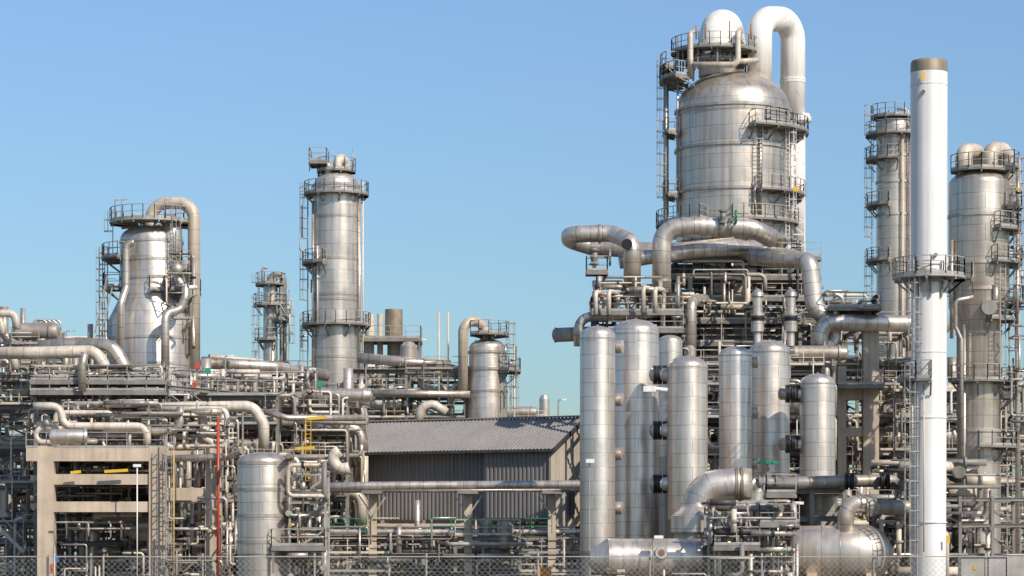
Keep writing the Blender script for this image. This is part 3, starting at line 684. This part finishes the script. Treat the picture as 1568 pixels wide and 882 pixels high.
spag(CF,X(60,182),X(340,182),184,192,.2,Z(700,182),110,rmax=.22,vv=.35)
spag(CF,X(86,182),X(226,182),181.3,182,.2,Z(800,182),16,rmax=.09,vv=.4)
spag(CF,X(258,182),X(360,182),180.8,183,.2,Z(640,182),45,rmax=.12,vv=.4)
spag(CF,X(80,182),X(230,182),186,196,.2,Z(615,186),70,rmax=.5,mats=['pipe_dull','cladding_dull','pipe_beige','steel_grey'])
tube(CF.p('firewater_pipe','red'),[W(334,640,181),W(334,905,181)],.11,10,.4)
tube(CF.p('gas_pipe','yellow'),[W(266,690,180.6),W(266,900,180.6)],.035,8)
for a,b,py in((160,196,722),(108,124,724),(452,482,687),(470,500,641)): beam(CF.p('lifting_beam','yellow'),W(a,py,181.4 if a<300 else 186),W(b,py-2,181.4 if a<300 else 186),.1,.2)
for px in(468,476): beam(CF.p('yellow_ladder','yellow'),W(px,640,188),W(px,760,188),.05)
for i in range(18): beam(CF.p('yellow_ladder','yellow'),W(468,645+i*6.5,188),W(476,645+i*6.5,188),.03)
T(CF.p('white_conduit','white_paint'),[(210,905,180),(210,715,180)],1); beam(CF.p('white_conduit','white_paint'),W(204,713,180),W(216,713,180),.2)
box(CF.p('safety_sign','blue'),X(85,178),X(90,178),177.9,178,Z(860,178),Z(851,178)); box(CF.p('safety_sign','red'),X(77,178),X(81,178),177.9,178,Z(878,178),Z(864,178))
lathe(CF.p('exchanger','cladding_fine'),[(.01,0),(.4,.05),(.5,.3),(.5,2.4),(.6,2.4),(.6,2.6),(.01,2.7)],W(75,668,182),Vector((1,0.2,0)),20)
ladder(CF,X(262,182),181.5,0,Z(690,182),-90)
# ================================================================== racks left and behind
rack('pipe_rack',55,258,192,206,(760,700,655,628,604),7,'steel_grey',10,.35,.8,110,26,31,.32,4,deck=.7)
rack('pipe_rack',245,425,196,210,(760,700,650,606),6,'steel_grey',10,.35,.8,100,22,32,.36,3,deck=.6)
rack('pipe_rack',400,532,200,207,(760,700,660,624),6,'steel_grey',11,.4,.7,100,22,33,.36,3,deck=.6)
rack('pipe_rack',-60,62,196,214,(800,740,680,620,575,528),6,'steel_grey',9,.5,.7,120,24,34,.28,4)
rack('pipe_rack',-40,120,250,262,(700,640,580,540,520),6,'steel_dark',6,.4,.5,45,14,35,.3,2)
rack('pipe_rack',300,480,236,250,(700,640,600,572),6,'steel_dark',8,.4,.6,65,22,36,.35,3)
rack('pipe_rack',532,712,226,240,(760,700,640,600,566),6,'steel_grey',9,.5,.6,90,20,37,.35,3)
rack('pipe_rack',600,880,262,276,(800,740,690,646),7,'steel_dark',8,.5,.7,60,16,38,.3,3)
rack('pipe_rack',1225,1400,206,220,(790,740,690,640,590,560,500),6,'steel_grey',9,.4,.6,130,30,39,.4,5)
rack('pipe_rack',1370,1600,204,220,(800,740,690,640,600),6,'steel_grey',10,.5,.7,160,32,40,.35,5)
rack('pipe_rack',1010,1260,190,200,(850,800,740,690,640,590,560),6,'steel_dark',8,.5,.5,120,26,41,.35,5)
rack('pipe_rack',1080,1400,178,184,(850,810,775),5,'steel_grey',8,.4,.6,120,26,42,.3,3)
rack('pipe_rack',-80,520,215,228,(830,780,720,670),8,'steel_dark',10,.4,.4,120,30,43,.4,6)
for a,b,s in((-100,500,51),(450,1000,52),(950,1700,53)):
    rack('distant_pipe_rack',a,b,300,316,(830,790,740,700,672),9,'steel_dark',9,.5,.6,110,40,s,.5,6,mats=['pipe_dull','cladding_dull','pipe_beige','steel_dark'])
# beige concrete frame right of column
CR=Obj('concrete_process_frame',(X(1300,203),203,0)); cp2=CR.p('frame','concrete')
for yy in(202,212):
    for a,b in((1283,1296),(1322,1346),(1100,1116)): box(cp2,X(a,yy),X(b,yy),yy,yy+1,0,Z(500 if a==1322 else 560,yy))
    for t,bt in((592,612),(655,668)): box(cp2,X(1215,yy),X(1345,yy),yy+.1,yy+.9,Z(bt,yy),Z(t,yy))
rectplat(CR,X(1265,202),X(1345,202),200.5,203,Z(472,202),rails='fr'); rectplat(CR,X(1280,202),X(1350,202),200.5,203,Z(590,202),rails='fr')
spag(CR,X(1262,202),X(1345,202),200,206,Z(500,202),Z(445,202),40,rmax=.2,vv=.4)
lathe(CR.p('drum','cladding_fine'),[(.01,0),(.8,.1),(1.0,.5),(1.0,4),(.8,4.4),(.01,4.5)],W(1190,553,198),Vector((1,0,0)),26)
for px in(1208,1250,1275): flange(CR,W(px,553,198),(1,0,0),1.1,'cladding_dull',.06)
# named big pipes on left
BP=Obj('large_bore_pipeline',(X(120,190),190,0)); bp_=BP.p('pipe','pipe_beige'); b2=BP.p('pipe','pipe_cladding')
T(bp_,[(-40,541,191),(60,540,191),(146,538,191),(160,560,191),(160,612,191)],9.5,seg=22,br=24)
T(b2,[(60,532,193),(120,527,193),(172,530,192),(190,560,192),(190,610,192)],11,seg=22,br=30)
T(bp_,[(248,624,187),(300,623,187),(388,622,187),(404,650,187),(404,686,187)],8.5,seg=22,br=22)
T(b2,[(130,540,189),(126,560,189),(126,600,189)],6,br=10)
T(bp_,[(85,650,185),(85,632,185),(172,632,185),(172,650,185)],4,br=9)
T(bp_,[(312,630,186),(312,672,186),(326,677,186),(332,700,186)],6,br=14)
T(bp_,[(455,642,190),(560,644,192)],7.5,seg=18); T(b2,[(310,555,215),(420,562,218),(500,575,222)],9,seg=18); T(bp_,[(320,548,222),(402,556,224)],6,seg=16)
T(b2,[(548,548,226),(690,560,226)],8,seg=18); T(b2,[(548,602,225),(720,604,224)],5.5,seg=16)
T(bp_,[(640,648,222),(645,625,222),(662,618,222),(684,632,222)],7,br=14,seg=18)
T(b2,[(405,630,188),(440,640,188),(560,640,190)],5,seg=16); T(b2,[(256,702,181.5),(350,700,181.5),(372,690,176)],5.5,seg=16)
T(bp_,[(520,690,186),(505,700,186),(520,720,186),(535,716,186)],9,br=14,seg=16)
for px,py in((20,532),(0,478),(22,470)): T(BP.p('header','pipe_beige'),[(-30,py+10,194),(px,py+10,194),(px+4,py+34,194)],6,br=10)
for i in range(4): px=50+i*7; T(BP.p('loop_pipe','pipe_cladding'),[(px,535,198+i*.4),(px,490,198+i*.4),(px+22,490,198+i*.4),(px+22,535,198+i*.4)],1.6,br=8)
DK=Obj('access_deck',(X(300,196),196,0))
rectplat(DK,X(52,191),X(258,191),189.5,192.5,Z(584,191),rails='flr'); rectplat(DK,X(52,191),X(258,191),189.5,192,Z(600,191),rails='f')
for q in range(0,7):
    x=X(58+q*33,190); beam(DK.p('hanger','steel_dark'),(x,190,Z(640,190)),(x,190,Z(585,190)),.14)
a,b=W(245,592,191),W(565,622,212); dr=(b-a); 
for dz in(0,-1.3): ibeam(DK.p('girder','steel_grey'),a+up*dz,b+up*dz,.25,.3)
rail(DK.p('handrail','galvanised'),[a,b])
for i in range(9): beam(DK.p('girder','steel_grey'),a+dr*i/9,a+dr*(i+1)/9-up*1.3,.1); beam(DK.p('girder','steel_grey'),a+dr*i/9,a+dr*i/9-up*6,.2)
spag(DK,X(60,192),X(250,192),190,194,Z(584,192),Z(562,192),70,rmax=.14,vv=.4); spag(DK,X(270,200),X(480,200),198,206,Z(606,200),Z(566,200),70,rmax=.2,vv=.3)
for px,py,c in((318,568,'green'),(302,560,'red'),(299,588,'red'),(490,588,'green'),(208,573,'green')):
    lathe(DK.p('hose_reel',c),[(.01,-.1),(.24,-.1),(.24,.1),(.01,.1)],W(px,py,197),Vector((.2,-1,0)),16); beam(DK.p('hose_reel_post','steel_grey'),W(px,py,197.2),W(px,py+30,197.2),.1)
# stair lower-left
ST=Obj('steel_staircase',(X(10,186),186,0))
for dy in(0,1): beam(ST.p('stringer','galvanised'),W(-20,790,186+dy),W(36,845,186+dy),.08,.25); beam(ST.p('handrail','galvanised'),W(-20,770,186+dy),W(36,825,186+dy),.06)
for i in range(14): q=W(-20+56*i/14,790+55*i/14,186); box(ST.p('treads','galvanised'),q.x,q.x+.25,186,187,q.z,q.z+.04)
# tall masts, lamps
for px,py,Yl in((45,560,200),(80,560,200),(345,545,215),(560,560,215),(855,612,262),(820,636,262),(905,770,178),(640,520,240),(1480,640,190),(1215,770,165),(470,565,214),(1000,822,158)):
    lp=Obj('lamp_post',(X(px,Yl),Yl,0)); T(lp.p('post','galvanised'),[(px,GZ(Yl)-1,Yl),(px,py,Yl),(px+6,py,Yl)],1.1,br=3); q=W(px+8,py,Yl); box(lp.p('lamp_head','white_paint'),q.x-.25,q.x+.3,Yl-.15,Yl+.15,q.z-.1,q.z+.08)
# ================================================================== fence and ground
FN=Obj('chain_link_fence',(0,70,0)); YF=70
zt=2.46
i=-16.
wr=FN.p('wire','galvanised')
while i<16:
    for s in(-1,1): beam(wr,(i,YF+.01*s,.1),(i+s*2.3,YF+.01*s,2.4),.006)
    i+=.16
beam(wr,(-16,YF,zt),(16,YF,zt),.03)
for j in range(-5,6): cyl(FN.p('post','galvanised'),Vector((j*3+.7,YF+.08,0)),Vector((j*3+.7,YF+.08,2.55)),.03,10)
UB=Obj('utility_cabinet',(X(1500,155),155,0))
for a,b,t in((1472,1512,853),(1514,1540,853),(1542,1575,850)):
    box(UB.p('cabinet','galvanised'),X(a,155),X(b,155),155,156.2,0,Z(t,155)); box(UB.p('cabinet_roof','white_paint'),X(a-1,155),X(b+1,155),154.9,156.3,Z(t,155),Z(t-1.5,155))
box(UB.p('door_sign','yellow'),X(1490,155),X(1495,155),154.96,154.99,Z(872,155),Z(866,155))
for ob in ALL: ob.build()
me=bpy.data.meshes.new('ground'); S_=4000
me.from_pydata([(-S_,-200,0),(S_,-200,0),(S_,2*S_,0),(-S_,2*S_,0)],[],[(0,1,2,3)]); me.materials.append(MATS['gravel'])
bpy.context.collection.objects.link(bpy.data.objects.new('ground',me))
# ================================================================== light / sky / camera
az,el=rad(40),rad(39)
ts=Vector((math.sin(az)*math.cos(el),-math.cos(az)*math.cos(el),math.sin(el)))
sl_=bpy.data.lights.new('sun','SUN'); sl_.energy=4.7; sl_.angle=rad(.5); sl_.color=(1,.905,.78)
so=bpy.data.objects.new('sun',sl_); so.rotation_euler=(-ts).to_track_quat('-Z','Y').to_euler(); so.location=(0,-50,100); bpy.context.collection.objects.link(so)
w=bpy.data.worlds.new('World'); bpy.context.scene.world=w; w.use_nodes=True; nt=w.node_tree
sk=nt.nodes.new('ShaderNodeTexSky'); sk.sky_type='NISHITA'; sk.sun_disc=False; sk.sun_elevation=el; sk.sun_rotation=math.pi-az
sk.air_density=1.0; sk.dust_density=.9; sk.ozone_density=3.0; sk.altitude=0
# sky tint ramp: darkening and green cast put into the colour near the horizon
tc=nt.nodes.new('ShaderNodeTexCoord'); sx=nt.nodes.new('ShaderNodeSeparateXYZ'); nt.links.new(tc.outputs['Generated'],sx.inputs[0])
cr=ramp(nt,sx.outputs['Z'],(.60,.74,.76),(.86,.97,1.06),0.0,.21)
m=mul(nt,sk.outputs[0],cr.outputs[0])
bg=nt.nodes['Background']; bg.inputs[1].default_value=.132; nt.links.new(m,bg.inputs[0])
cd=bpy.data.cameras.new('camera'); cd.sensor_width=36; cd.lens=F/1568*36; cd.shift_y=(HZ-441)/1568; cd.clip_end=12000; cd.clip_start=1
co=bpy.data.objects.new('camera',cd); co.location=(0,0,CZ); co.rotation_euler=(rad(90),0,0); bpy.context.collection.objects.link(co)
sc=bpy.context.scene; sc.camera=co; sc.view_settings.view_transform='Standard'; sc.view_settings.look='None'; sc.view_settings.exposure=0
